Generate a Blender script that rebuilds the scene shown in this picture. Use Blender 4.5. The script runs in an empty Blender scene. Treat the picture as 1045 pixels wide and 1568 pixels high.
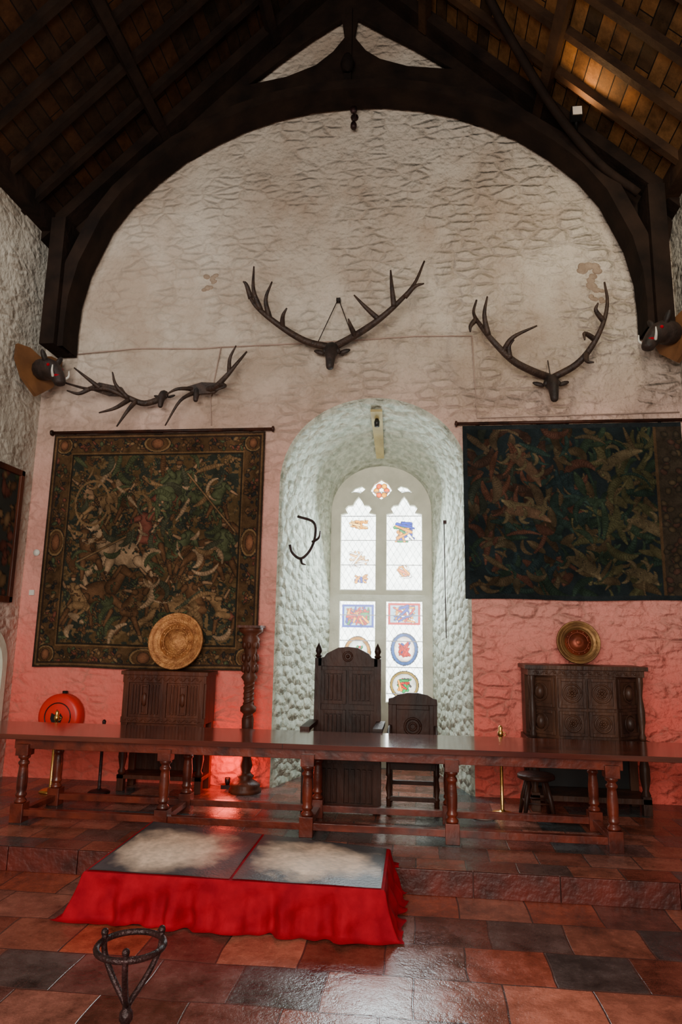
import bpy, math, random
import numpy as np
from mathutils import Matrix, Vector
S=bpy.context.scene
# ------------------------------------------------------------------ materials
def newmat(name):
    m=bpy.data.materials.new(name);m.use_nodes=True
    nt=m.node_tree;b=nt.nodes['Principled BSDF'];return m,nt,b
def N(nt,t,**k):
    n=nt.nodes.new(t)
    for a,v in k.items():
        if a in n.inputs.keys(): n.inputs[a].default_value=v
        else: setattr(n,a,v)
    return n
def mat(name,c1,c2=None,rough=.5,metal=0,scale=6,bump=.2,stretch=(1,1,1),bscale=None,coat=0,spec=.4):
    m,nt,b=newmat(name);L=nt.links
    tc=N(nt,'ShaderNodeTexCoord');mp=N(nt,'ShaderNodeMapping');mp.inputs['Scale'].default_value=stretch
    L.new(tc.outputs['Object'],mp.inputs['Vector'])
    n=N(nt,'ShaderNodeTexNoise');n.inputs['Scale'].default_value=scale;n.inputs['Detail'].default_value=4
    L.new(mp.outputs[0],n.inputs['Vector'])
    r=N(nt,'ShaderNodeValToRGB');c2=c2 or tuple(x*.6 for x in c1)
    r.color_ramp.elements[0].position=.32;r.color_ramp.elements[1].position=.68
    r.color_ramp.elements[0].color=(*c2,1);r.color_ramp.elements[1].color=(*c1,1)
    L.new(n.outputs['Fac'],r.inputs[0]);L.new(r.outputs[0],b.inputs['Base Color'])
    b.inputs['Roughness'].default_value=rough;b.inputs['Metallic'].default_value=metal;b.inputs['Specular IOR Level'].default_value=spec
    if coat: b.inputs['Coat Weight'].default_value=coat;b.inputs['Coat Roughness'].default_value=.12
    if bump:
        n2=N(nt,'ShaderNodeTexNoise');n2.inputs['Scale'].default_value=bscale or scale*4;n2.inputs['Detail'].default_value=3
        L.new(mp.outputs[0],n2.inputs['Vector'])
        bp=N(nt,'ShaderNodeBump');bp.inputs['Strength'].default_value=bump;bp.inputs['Distance'].default_value=.02
        L.new(n2.outputs['Fac'],bp.inputs['Height']);L.new(bp.outputs[0],b.inputs['Normal'])
    return m
def mixc(nt,fac,a,b):
    n=nt.nodes.new('ShaderNodeMix');n.data_type='RGBA'
    for s,v in ((0,fac),(6,a),(7,b)):
        if isinstance(v,(tuple,list)): n.inputs[s].default_value=(*v,1)
        elif isinstance(v,(int,float)): n.inputs[s].default_value=v
        else: nt.links.new(v,n.inputs[s])
    return n.outputs[2]
def mrange(nt,src,a,b,c=0,d=1,smooth=False):
    n=N(nt,'ShaderNodeMapRange');nt.links.new(src,n.inputs[0])
    for i,v in enumerate((a,b,c,d)): n.inputs[i+1].default_value=v
    if smooth: n.interpolation_type='SMOOTHSTEP'
    return n.outputs[0]
def mth(nt,op,a,b,c=None):
    n=N(nt,'ShaderNodeMath',operation=op)
    for i,v in enumerate((a,b,c)):
        if v is None: continue
        if isinstance(v,(int,float)): n.inputs[i].default_value=v
        else: nt.links.new(v,n.inputs[i])
    return n.outputs[0]
def stonewall(name,up1,up2,lo1,lo2,red_glow=None,zlo=3.6,zhi=5.6,bump=(.45,.45),flat=None):
    m,nt,b=newmat(name);L=nt.links
    tc=N(nt,'ShaderNodeTexCoord');sp=N(nt,'ShaderNodeSeparateXYZ');L.new(tc.outputs['Object'],sp.inputs[0])
    def noise(sc,det,ro=.5):
        n=N(nt,'ShaderNodeTexNoise');n.inputs['Scale'].default_value=sc;n.inputs['Detail'].default_value=det;n.inputs['Roughness'].default_value=ro;L.new(tc.outputs['Object'],n.inputs['Vector']);return n.outputs
    nd=noise(6,2)
    sub=N(nt,'ShaderNodeVectorMath',operation='MULTIPLY_ADD');L.new(nd['Color'],sub.inputs[0]);sub.inputs[1].default_value=(.10,.10,.05);L.new(tc.outputs['Object'],sub.inputs[2])
    mp=N(nt,'ShaderNodeMapping');mp.inputs['Scale'].default_value=(3.8,3.8,8.5);L.new(sub.outputs[0],mp.inputs[0])
    def vor(feat):
        v=N(nt,'ShaderNodeTexVoronoi');v.feature=feat;v.inputs['Scale'].default_value=1;v.inputs['Randomness'].default_value=.9
        if flat=='xz': v.voronoi_dimensions='2D'
        L.new(vec,v.inputs['Vector']);return v.outputs
    vec=mp.outputs[0]
    if flat=='xz':
        s2=N(nt,'ShaderNodeSeparateXYZ');L.new(mp.outputs[0],s2.inputs[0]);cb=N(nt,'ShaderNodeCombineXYZ');L.new(s2.outputs[0],cb.inputs[0]);L.new(s2.outputs[2],cb.inputs[1]);vec=cb.outputs[0]
    ve=vor('DISTANCE_TO_EDGE');vc=vor('F1')
    n1=noise(.7,5,.65)['Fac'];n2=noise(17,5)['Fac'];n3=noise(2.6,3)['Fac']
    rr=mrange(nt,n1,.38,.62)
    upc=mixc(nt,rr,up1,up2);loc=mixc(nt,rr,lo1,lo2)
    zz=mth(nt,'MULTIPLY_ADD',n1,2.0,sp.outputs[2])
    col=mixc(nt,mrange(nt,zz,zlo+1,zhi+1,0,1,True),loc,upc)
    if red_glow: col=mixc(nt,mrange(nt,zz,1.2,3.7,1,0,True),col,red_glow)  # red glow near the floor mixed into the wall colour by height
    joint=mrange(nt,ve['Distance'],0,.10,1,0,True)
    patch=mrange(nt,n3,.42,.62,.15,1)          # joints show more where the limewash is thin
    jp=mth(nt,'MULTIPLY',joint,patch)
    dk=mixc(nt,mth(nt,'MULTIPLY',jp,.33),col,(.20,.14,.10))
    stn=mth(nt,'MULTIPLY',mrange(nt,vc['Color'],.3,1,0,.2),patch)
    dk=mixc(nt,stn,dk,(.30,.23,.17))
    fin=mixc(nt,mrange(nt,n2,.60,.80,0,.4),dk,(.26,.19,.14))
    L.new(fin,b.inputs['Base Color']);b.inputs['Roughness'].default_value=.9;b.inputs['Specular IOR Level'].default_value=.2
    hs=mrange(nt,ve['Distance'],0,.26,0,1,True)
    h=mth(nt,'MULTIPLY_ADD',vc['Color'],.8,hs)
    h=mth(nt,'MULTIPLY',h,patch)
    h=mth(nt,'MULTIPLY_ADD',n2,1.3,h);h=mth(nt,'MULTIPLY_ADD',n3,1.8,h)
    bp=N(nt,'ShaderNodeBump');bp.inputs['Distance'].default_value=.042;L.new(mrange(nt,sp.outputs[0],-3.5,2.5,bump[0],bump[1]),bp.inputs['Strength'])
    L.new(h,bp.inputs['Height']);L.new(bp.outputs[0],b.inputs['Normal'])
    return m
def rubble(name,c1,c2,bump=.9,scale=7):
    m,nt,b=newmat(name);L=nt.links
    tc=N(nt,'ShaderNodeTexCoord')
    v=N(nt,'ShaderNodeTexVoronoi');v.inputs['Scale'].default_value=scale;v.feature='F1'
    mp=N(nt,'ShaderNodeMapping');mp.inputs['Scale'].default_value=(1,1,1.5);L.new(tc.outputs['Object'],mp.inputs[0]);L.new(mp.outputs[0],v.inputs['Vector'])
    n=N(nt,'ShaderNodeTexNoise');n.inputs['Scale'].default_value=14;n.inputs['Detail'].default_value=5;L.new(tc.outputs['Object'],n.inputs['Vector'])
    L.new(mixc(nt,mrange(nt,n.outputs['Fac'],.35,.65),c2,c1),b.inputs['Base Color']);b.inputs['Roughness'].default_value=.85
    a=mth(nt,'MULTIPLY_ADD',v.outputs['Distance'],-1.3,n.outputs['Fac'])
    bp=N(nt,'ShaderNodeBump');bp.inputs['Strength'].default_value=bump;bp.inputs['Distance'].default_value=.06
    L.new(a,bp.inputs['Height']);L.new(bp.outputs[0],b.inputs['Normal'])
    return m
def tiles(name,cols,w,h,mortar,off=.5,rough=.28,bump=.3,mcol=(.05,.04,.035),wob=.0):
    m,nt,b=newmat(name);L=nt.links
    tc=N(nt,'ShaderNodeTexCoord')
    nw=N(nt,'ShaderNodeTexNoise');nw.inputs['Scale'].default_value=2.5;nw.inputs['Detail'].default_value=1;L.new(tc.outputs['Object'],nw.inputs['Vector'])
    vw=N(nt,'ShaderNodeVectorMath',operation='MULTIPLY_ADD');L.new(nw.outputs['Color'],vw.inputs[0]);vw.inputs[1].default_value=(wob,wob,0);L.new(tc.outputs['Object'],vw.inputs[2])
    br=N(nt,'ShaderNodeTexBrick');L.new(vw.outputs[0],br.inputs['Vector']);br.offset=off
    br.inputs['Scale'].default_value=1;br.inputs['Brick Width'].default_value=w;br.inputs['Row Height'].default_value=h
    br.inputs['Mortar Size'].default_value=mortar;br.inputs['Mortar Smooth'].default_value=.4
    br.inputs['Color1'].default_value=(0,0,0,1);br.inputs['Color2'].default_value=(1,1,1,1);br.inputs['Mortar'].default_value=(.5,.5,.5,1)
    r=N(nt,'ShaderNodeValToRGB');L.new(br.outputs['Color'],r.inputs[0])
    e=r.color_ramp.elements
    e[0].color=(*cols[0],1);e[1].color=(*cols[-1],1);e[1].position=1
    for i,c in enumerate(cols[1:-1]): x=e.new((i+1)/(len(cols)-1));x.color=(*c,1)
    n=N(nt,'ShaderNodeTexNoise');n.inputs['Scale'].default_value=4;n.inputs['Detail'].default_value=6;n.inputs['Roughness'].default_value=.78;L.new(tc.outputs['Object'],n.inputs['Vector'])
    vm=N(nt,'ShaderNodeVectorMath',operation='SCALE');L.new(r.outputs[0],vm.inputs[0]);L.new(mrange(nt,n.outputs['Fac'],.3,.7,.3,1.5),vm.inputs[3])
    c=mixc(nt,br.outputs['Fac'],vm.outputs[0],mcol)
    L.new(c,b.inputs['Base Color'])
    L.new(mrange(nt,n.outputs['Fac'],.3,.7,max(.05,rough-.12),rough+.2),b.inputs['Roughness'])
    h=mth(nt,'MULTIPLY_ADD',br.outputs['Fac'],-1.2,n.outputs['Fac'])
    bp=N(nt,'ShaderNodeBump');bp.inputs['Strength'].default_value=bump;bp.inputs['Distance'].default_value=.02;L.new(h,bp.inputs['Height']);L.new(bp.outputs[0],b.inputs['Normal'])
    return m
def painted(name,rough=.95,emit=0,bump=.4,bs=180):
    m,nt,b=newmat(name);L=nt.links
    a=N(nt,'ShaderNodeAttribute');a.attribute_name='Col'
    b.inputs['Roughness'].default_value=rough
    if emit:
        L.new(a.outputs['Color'],b.inputs['Emission Color']);b.inputs['Emission Strength'].default_value=emit
        b.inputs['Base Color'].default_value=(.05,.05,.05,1)
    else: L.new(a.outputs['Color'],b.inputs['Base Color']);b.inputs['Specular IOR Level'].default_value=.12 if rough>.8 else .5
    if bump:
        tc=N(nt,'ShaderNodeTexCoord');n=N(nt,'ShaderNodeTexNoise');n.inputs['Scale'].default_value=bs;n.inputs['Detail'].default_value=1;L.new(tc.outputs['Object'],n.inputs['Vector'])
        bp=N(nt,'ShaderNodeBump');bp.inputs['Strength'].default_value=bump;bp.inputs['Distance'].default_value=.004;L.new(n.outputs['Fac'],bp.inputs['Height']);L.new(bp.outputs[0],b.inputs['Normal'])
    return m
# ------------------------------------------------------------------ mesh builder
class MB:
    def __init__(s): s.v=[];s.f=[];s.m=[];s.s=[]
    def add(s,vs,fs,m=0,sm=False):
        o=len(s.v);s.v+= [tuple(v) for v in vs]
        for f in fs: s.f.append([i+o for i in f]);s.m.append(m);s.s.append(sm)
    def box(s,x0,x1,y0,y1,z0,z1,m=0,M=None):
        vs=[(x,y,z) for x in(x0,x1) for y in(y0,y1) for z in(z0,z1)]
        if M is not None: vs=[M@Vector(v) for v in vs]
        s.add(vs,[(0,1,3,2),(4,6,7,5),(0,4,5,1),(2,3,7,6),(0,2,6,4),(1,5,7,3)],m)
    def lathe(s,prof,c,m=0,n=16,ax='z',sm=True):
        vs=[]
        for r,h in prof:
            for i in range(n):
                a=2*math.pi*i/n;x,y=r*math.cos(a),r*math.sin(a)
                if ax=='z': vs.append((c[0]+x,c[1]+y,c[2]+h))
                elif ax=='y': vs.append((c[0]+x,c[1]+h,c[2]+y))
                else: vs.append((c[0]+h,c[1]+x,c[2]+y))
        k=len(prof);fs=[(j*n+i,j*n+(i+1)%n,(j+1)*n+(i+1)%n,(j+1)*n+i) for j in range(k-1) for i in range(n)]
        fs.append(tuple(range(n))[::-1]);fs.append(tuple(range((k-1)*n,k*n)))
        s.add(vs,fs,m,sm)
    def tube(s,pts,rads,m=0,n=8):
        pts=[Vector(p) for p in pts];k=len(pts)
        if not hasattr(rads,'__len__'): rads=[rads]*k
        vs=[];ref=None
        for i,p in enumerate(pts):
            t=(pts[min(i+1,k-1)]-pts[max(i-1,0)]).normalized()
            if ref is None: ref=t.orthogonal().normalized()
            else:
                ref=(ref-t*ref.dot(t))
                ref=ref.normalized() if ref.length>1e-5 else t.orthogonal().normalized()
            b=t.cross(ref)
            for j in range(n):
                a=2*math.pi*j/n;vs.append(p+(ref*math.cos(a)+b*math.sin(a))*rads[i])
        fs=[(j*n+i,j*n+(i+1)%n,(j+1)*n+(i+1)%n,(j+1)*n+i) for j in range(k-1) for i in range(n)]
        fs.append(tuple(range(n))[::-1]);fs.append(tuple(range((k-1)*n,k*n)))
        s.add(vs,fs,m,True)
    def prism(s,poly,y0,y1,m=0):   # poly in (x,z)
        n=len(poly);vs=[(x,y0,z) for x,z in poly]+[(x,y1,z) for x,z in poly]
        fs=[tuple(range(n)),tuple(range(n,2*n))[::-1]]+[(i,(i+1)%n,n+(i+1)%n,n+i) for i in range(n)]
        s.add(vs,fs,m)
    def ell(s,c,r,m=0,n=14,k=9,rot=None):
        vs=[];
        for j in range(k+1):
            th=math.pi*j/k
            for i in range(n):
                a=2*math.pi*i/n
                p=Vector((r[0]*math.sin(th)*math.cos(a),r[1]*math.sin(th)*math.sin(a),r[2]*math.cos(th)))
                if rot is not None: p=rot@p
                vs.append(p+Vector(c))
        fs=[(j*n+i,j*n+(i+1)%n,(j+1)*n+(i+1)%n,(j+1)*n+i) for j in range(k) for i in range(n)]
        s.add(vs,fs,m,True)
    def torus(s,c,R,r,m=0,ax='y',n=24,k=8):
        pts=[]
        for i in range(n+1):
            a=2*math.pi*i/n;x,y=R*math.cos(a),R*math.sin(a)
            pts.append((c[0]+x,c[1],c[2]+y) if ax=='y' else (c[0]+x,c[1]+y,c[2]) if ax=='z' else (c[0],c[1]+x,c[2]+y))
        s.tube(pts,r,m,k)
    def obj(s,name,mats,bevel=0):
        me=bpy.data.meshes.new(name);me.from_pydata(s.v,[],s.f)
        for m in mats: me.materials.append(m)
        me.polygons.foreach_set('material_index',s.m);me.polygons.foreach_set('use_smooth',s.s);me.update()
        import bmesh
        bm=bmesh.new();bm.from_mesh(me);bmesh.ops.recalc_face_normals(bm,faces=bm.faces);bm.to_mesh(me);bm.free()
        o=bpy.data.objects.new(name,me);S.collection.objects.link(o)
        if bevel:
            b=o.modifiers.new('b','BEVEL');b.width=bevel;b.segments=2;b.limit_method='ANGLE';b.angle_limit=1.0
        return o
def cr(pts,n=6):
    P=[Vector(p) for p in pts];P=[P[0]*2-P[1]]+P+[P[-1]*2-P[-2]];o=[]
    for i in range(1,len(P)-2):
        for j in range(n):
            t=j/n;a,b,c,d=P[i-1],P[i],P[i+1],P[i+2]
            o.append(.5*((2*b)+(c-a)*t+(2*a-5*b+4*c-d)*t*t+(3*b-a-3*c+d)*t**3))
    o.append(P[-2]);return o
def curve_slab(name,loops,y,th,material,bev=0):
    cu=bpy.data.curves.new(name,'CURVE');cu.dimensions='2D';cu.fill_mode='BOTH';cu.extrude=th/2;cu.bevel_depth=bev
    for lp in loops:
        sp=cu.splines.new('POLY');sp.points.add(len(lp)-1);sp.use_cyclic_u=True
        for p,q in zip(sp.points,lp): p.co=(q[0],q[1],0,1)
    o=bpy.data.objects.new('tmp',cu);S.collection.objects.link(o)
    o.matrix_world=Matrix.Translation((0,y,0))@Matrix.Rotation(math.pi/2,4,'X')
    bpy.context.view_layer.update()
    dg=bpy.context.evaluated_depsgraph_get();me=bpy.data.meshes.new_from_object(o.evaluated_get(dg));me.transform(o.matrix_world)
    bpy.data.objects.remove(o);me.materials.clear();me.materials.append(material)
    ob=bpy.data.objects.new(name,me);S.collection.objects.link(ob);return ob
# ------------------------------------------------------------------ painter
def fbm(h,w,cell,seed,octs=4):
    r=np.random.RandomState(seed);out=np.zeros((h,w));amp=1;tot=0
    for o in range(octs):
        gh,gw=int(h/cell)+3,int(w/cell)+3;g=r.rand(gh,gw)
        y=np.arange(h)/cell;x=np.arange(w)/cell;yi=y.astype(int);xi=x.astype(int);fy=(y-yi)[:,None];fx=(x-xi)[None]
        fy=fy*fy*(3-2*fy);fx=fx*fx*(3-2*fx)
        a=g[yi][:,xi];b=g[yi][:,xi+1];c=g[yi+1][:,xi];d=g[yi+1][:,xi+1]
        out+=amp*((a*(1-fx)+b*fx)*(1-fy)+(c*(1-fx)+d*fx)*fy);tot+=amp;amp*=.55;cell=max(1.2,cell/2)
    return out/tot
OUTC=np.array((.014,.013,.011))
class Canvas:
    def __init__(s,w,h,res,col=(0,0,0)):
        s.W,s.Hh=w,h;s.w=int(w/res)+1;s.h=int(h/res)+1
        s.X,s.Y=np.meshgrid(np.linspace(0,w,s.w),np.linspace(0,h,s.h));s.c=np.zeros((s.h,s.w,3))+np.array(col)
        s.n=fbm(s.h,s.w,9,7)
    def sl(s,x0,x1,y0,y1):
        fx=(s.w-1)/s.W;fy=(s.h-1)/s.Hh
        return (slice(max(0,int(y0*fy)-1),max(0,int(y1*fy)+3)),slice(max(0,int(x0*fx)-1),max(0,int(x1*fx)+3)))
    def put(s,mask,col,sh=None,a=1,w=None):
        w=w or (slice(None),slice(None));c=s.c[w];col=np.array(col)
        v=np.broadcast_to(col,c.shape) if sh is None else col*sh[...,None]
        s.c[w]=np.where(mask[...,None],c*(1-a)+v*a,c)
    def cap(s,x0,y0,x1,y1,r0,r1,col,out=.012):
        R=max(r0,r1)+out;w=s.sl(min(x0,x1)-R,max(x0,x1)+R,min(y0,y1)-R,max(y0,y1)+R);X,Y,n=s.X[w],s.Y[w],s.n[w]
        if X.size==0: return
        dx,dy=x1-x0,y1-y0;t=np.clip(((X-x0)*dx+(Y-y0)*dy)/(dx*dx+dy*dy+1e-9),0,1)
        d=np.hypot(X-x0-t*dx,Y-y0-t*dy);r=r0+(r1-r0)*t
        if out: s.put((d<r+out),OUTC,w=w)
        sh=1.15-.75*np.clip(d/(r+1e-9),0,1)**2;s.put(d<r,col,sh*(.45+1.1*n),w=w)
    def ellp(s,x,y,rx,ry,col,out=.012,ang=0):
        R=max(rx,ry)+out;w=s.sl(x-R,x+R,y-R,y+R);X,Y,n=s.X[w],s.Y[w],s.n[w]
        if X.size==0: return
        ca,sa=math.cos(ang),math.sin(ang);a=(X-x)*ca+(Y-y)*sa;b=-(X-x)*sa+(Y-y)*ca
        if out: s.put(((a/(rx+out))**2+(b/(ry+out))**2)<1,OUTC,w=w)
        q=(a/rx)**2+(b/ry)**2;s.put(q<1,col,(1.15-.7*np.clip(q,0,1))*(.45+1.1*n),w=w)
    def rect(s,x0,y0,x1,y1,col,tex=.8):
        s.put((s.X>=x0)&(s.X<=x1)&(s.Y>=y0)&(s.Y<=y1),col,(1-tex/2+tex*s.n))
    def ring(s,x,y,rx,ry,t,col):
        q=np.hypot((s.X-x)/rx,(s.Y-y)/ry);s.put((q<1)&(q>1-t),col,(.6+.8*s.n))
def painted_obj(name,C,fn,material):
    xs=C.X.ravel()/C.W;ys=C.Y.ravel()/C.Hh
    co=fn(xs,ys);w,h=C.w,C.h
    me=bpy.data.meshes.new(name)
    idx=np.arange(w*h).reshape(h,w);q=np.stack([idx[:-1,:-1],idx[1:,:-1],idx[1:,1:],idx[:-1,1:]],-1).reshape(-1,4)
    me.vertices.add(w*h);me.vertices.foreach_set('co',co.ravel());me.loops.add(q.size);me.loops.foreach_set('vertex_index',q.ravel())
    me.polygons.add(len(q));me.polygons.foreach_set('loop_start',np.arange(len(q))*4);me.polygons.foreach_set('loop_total',np.full(len(q),4))
    me.update(calc_edges=True);me.validate()
    at=me.color_attributes.new('Col','FLOAT_COLOR','POINT');at.data.foreach_set('color',np.concatenate([np.clip(C.c.reshape(-1,3),0,None),np.ones((w*h,1))],1).ravel())
    me.materials.append(material);o=bpy.data.objects.new(name,me);S.collection.objects.link(o);return o
# ------------------------------------------------------------------ palette
oak=mat('oak_dark',(.11,.030,.014),(.03,.009,.006),.45,scale=5,stretch=(1,1,.25),bump=.35,spec=.22)
oakred=mat('oak_table',(.12,.024,.012),(.045,.009,.006),.15,scale=4,stretch=(.3,2,2),bump=.06,coat=.6,spec=.5)
oakleg=mat('oak_turned',(.17,.027,.012),(.045,.009,.006),.32,scale=6,bump=.2,coat=.15)
oakblk=mat('oak_black',(.050,.016,.009),(.014,.006,.0045),.45,scale=6,stretch=(1,1,.3),bump=.3,spec=.2)
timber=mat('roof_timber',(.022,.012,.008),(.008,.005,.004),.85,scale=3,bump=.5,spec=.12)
timber_lit=mat('roof_timber_lit',(.055,.026,.012),(.02,.010,.006),.8,scale=3,bump=.5,spec=.15)  # lit copy of the roof timber, warm floodlight put into its colour
brass=mat('brass_old',(.58,.27,.09),(.28,.10,.035),.55,.5,scale=13,bump=.6)
brasst=mat('brass_polished',(.8,.5,.15),(.6,.33,.08),.3,1,scale=8,bump=.1)
brassd=mat('brass_dull',(.30,.16,.055),(.15,.07,.03),.5,.7,scale=8,bump=.2)
copper=mat('copper_centre',(.26,.055,.025),(.15,.035,.02),.45,.6,scale=8,bump=.1)
iron=mat('wrought_iron',(.045,.018,.018),(.015,.008,.008),.42,.5,scale=20,bump=.4)
antl=mat('antler_horn',(.055,.030,.020),(.018,.010,.008),.55,scale=12,bump=.4)
bone=mat('skull_bone',(.035,.02,.016),(.010,.007,.006),.6,scale=12,bump=.3)
redcloth=mat('red_cloth',(.36,.0025,.014),(.22,.002,.010),.85,scale=8,bump=.15,spec=.12)
redpaint=mat('red_paint',(.72,.02,.01),(.55,.015,.008),.4,scale=3,bump=0)
blackp=mat('black_paint',(.012,.012,.012),rough=.4,bump=0)
white=mat('white_paint',(.7,.68,.62),(.6,.58,.52),.5,scale=4,bump=.05)
# ------------------------------------------------------------------ room
XL,XR,YB=-4.62,2.95,7.45;XC=-.835;HW=3.785;EZ=6.6;SL=.978
rz=lambda x:EZ+(HW-abs(x-XC))*SL
wallm=stonewall('limewash_back',(.60,.53,.45),(.42,.33,.26),(.76,.38,.32),(.62,.28,.23),(.80,.13,.10),2.5,5.1,(.55,1.0),'xz')  # pink lower tones: warm bounced light put into the limewash colour
wallS=stonewall('limewash_side',(.55,.52,.45),(.42,.38,.32),(.62,.44,.37),(.50,.32,.27),None,1.2,3.4,(.5,.6))
revm=rubble('limewash_reveal',(.60,.62,.52),(.38,.41,.33),1.0)
dressed=mat('dressed_stone',(.72,.70,.58),(.55,.54,.44),.8,scale=4,bump=.3)
WC,WR,WS=-.485,1.045,3.3
def arch(cx,r,sp,rise,n=28):
    return [(cx-r*math.cos(math.pi*i/n),sp+rise*math.sin(math.pi*i/n)**.92) for i in range(n+1)]
A=arch(WC,WR+.04,WS,1.05)
b=MB()
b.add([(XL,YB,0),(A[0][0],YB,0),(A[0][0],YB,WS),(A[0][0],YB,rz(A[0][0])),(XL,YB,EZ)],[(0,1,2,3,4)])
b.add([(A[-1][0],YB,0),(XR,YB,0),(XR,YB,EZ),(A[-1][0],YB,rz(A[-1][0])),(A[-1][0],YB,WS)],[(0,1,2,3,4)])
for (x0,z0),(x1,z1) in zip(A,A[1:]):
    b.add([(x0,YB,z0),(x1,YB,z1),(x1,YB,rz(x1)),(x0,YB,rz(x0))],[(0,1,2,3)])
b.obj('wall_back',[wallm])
def ring(r,y,sp,rise,cx):
    P=arch(cx,r,sp,rise);P=[(P[0][0],sp*i/12) for i in range(12)]+P+[(P[-1][0],sp*(11-i)/12) for i in range(12)]
    return [(x,y,z) for x,z in P]
rings=[ring(WR+.04,YB,WS,1.05,WC),ring(WR+.012,YB+.012,WS,1.02,WC),ring(WR-.01,YB+.06,WS,.99,WC)]
for k in range(1,9):
    t=k/8;rings.append(ring((WR-.01)*(1-t)+.66*t,YB+.06+1.29*t,WS-.08*t,.99*(1-t)+.64*t,WC+.025*t))
b=MB();n=len(rings[0]);vs=[p for r in rings for p in r]
b.add(vs,[(j*n+i,j*n+i+1,(j+1)*n+i+1,(j+1)*n+i) for j in range(len(rings)-1) for i in range(n-1)],0,True)
b.obj('wall_window_reveal',[revm])
# window wall + tracery
XW=-.46;G=8.80
def light(cx,w,z0,z1,head=.25):
    if not head: return [(cx-w,z0),(cx+w,z0),(cx+w,z1),(cx-w,z1)]
    return [(cx-w,z0),(cx+w,z0),(cx+w,z1),(cx+.66*w,z1+.02),(cx+.78*w,z1+.07),(cx+.6*w,z1+.12),(cx+.34*w,z1+.125),(cx+.2*w,z1+.19),(cx,z1+head),
            (cx-.2*w,z1+.19),(cx-.34*w,z1+.125),(cx-.6*w,z1+.12),(cx-.78*w,z1+.07),(cx-.66*w,z1+.02),(cx-w,z1)]
outer=[(XW-.9,-.0),(XW+.9,0),(XW+.9,4.2),(XW-.9,4.2)]
loops=[outer,light(XW-.305,.245,2.19,3.22),light(XW+.305,.245,2.19,3.22),light(XW-.305,.245,.78,2.07,0),light(XW+.305,.245,.78,2.07,0)]
loops.append([(XW,3.40),(XW+.1,3.46),(XW+.16,3.54),(XW+.1,3.64),(XW,3.70),(XW-.1,3.64),(XW-.16,3.54),(XW-.1,3.46)])
for s in(-1,1): loops.append([(XW+s*.19,3.56),(XW+s*.26,3.61),(XW+s*.36,3.58),(XW+s*.46,3.48),(XW+s*.36,3.50),(XW+s*.27,3.49)])
wn=curve_slab('window_1',loops,G+.05,.12,dressed,.012)
C=Canvas(1.2,3.0,.006,(1.35,1.45,1.35))
gx0=XW-.6;gz1=3.78
def gp(x,z): return x-gx0,gz1-z
C.c*= (.75+.5*fbm(C.h,C.w,14,3))[...,None]
dia=(np.abs(((C.X+C.Y*.62)/.085)%1-.5)>.455)|(np.abs(((C.X-C.Y*.62)/.085)%1-.5)>.455)
C.put(dia,(.40,.46,.44))
rg=random.Random(4)
def crest(cx,cz,w,h,pal,n=26):
    x0,y0=gp(cx,cz)
    for i in range(n):
        C.cap(x0+rg.uniform(-w,w),y0+rg.uniform(-h,h),x0+rg.uniform(-w,w),y0+rg.uniform(-h,h),rg.uniform(.008,.022),.010,rg.choice(pal),.004)
R_,B_,Y_,Gn,Wt=(.38,.005,.003),(.004,.025,.30),(.70,.26,.006),(.006,.20,.045),(1.1,1.1,1.0)
def panel(cx,z0,z1,w,border,pal,n):
    x,y=gp(cx,z1);C.rect(x-w,y,x+w,y+z1-z0,border,.5);C.rect(x-w+.03,y+.03,x+w-.03,y+z1-z0-.03,(.25,.4,.5),.8);crest(cx,(z0+z1)/2,w*.7,(z1-z0)*.38,pal,n)
L1,R1=XW-.305,XW+.305
crest(L1,3.08,.12,.06,[Y_,Y_,(.9,.5,.1)],16);crest(L1,2.62,.13,.10,[(.9,.45,.12),(.8,.5,.2),Wt],14);crest(L1+.04,2.35,.08,.05,[B_,Y_,(.9,.5,.2)],12)
crest(R1,2.98,.13,.13,[Gn,B_,Y_,Y_,Wt],26);crest(R1,2.45,.08,.08,[Y_,(.8,.2,.05),Wt],14)
panel(L1,1.72,2.02,.21,(.01,.04,.28),[R_,B_,Y_,Gn,R_],48);panel(R1,1.76,2.04,.21,R_,[B_,R_,Wt,Y_],38)
x,y=gp(R1,1.45);C.ellp(x,y,.17,.2,(.03,.10,.30),.01);C.ellp(x,y,.13,.16,(.9,.8,.7),.006);crest(R1,1.45,.07,.09,[R_,R_,B_],18)
x,y=gp(L1,1.4);C.ellp(x,y,.17,.2,(.45,.2,.02),.01);C.ellp(x,y,.13,.16,(.8,.9,.8),.006);crest(L1,1.4,.07,.09,[R_,Gn,B_],18)
x,y=gp(R1,1.0);C.ellp(x,y,.18,.17,(.3,.2,.04),.01);C.ellp(x,y,.15,.14,(.6,.6,.5),.006);crest(R1,1.0,.08,.08,[Y_,Gn,R_,(.05,.05,.05)],22)
x,y=gp(XW,3.55)
for i in range(6): C.ellp(x+.07*math.cos(i*1.047),y+.07*math.sin(i*1.047),.035,.035,Y_ if i%2 else (.6,.08,.01),.006)
for yy in np.arange(.25,3,.33): C.put(np.abs(C.Y-yy)<.006,(.10,.10,.10))
glassm=painted('stained_glass',.2,5.2,0)
go=painted_obj('glass',C,lambda u,v:np.stack([gx0+u*1.2,np.full_like(u,G+.075),gz1-v*3.0],1),glassm)
go.parent=wn
def wallbox(name,x0,x1,y0,y1,z0,z1,m): q=MB();q.box(x0,x1,y0,y1,z0,z1,0);return q.obj(name,[m])
wallbox('wall_left',XL-.3,XL,-3,YB+.3,-.3,EZ+.15,wallS);wallbox('wall_right',XR,XR+.3,-3,YB+.3,-.3,EZ+.15,wallS)
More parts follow.
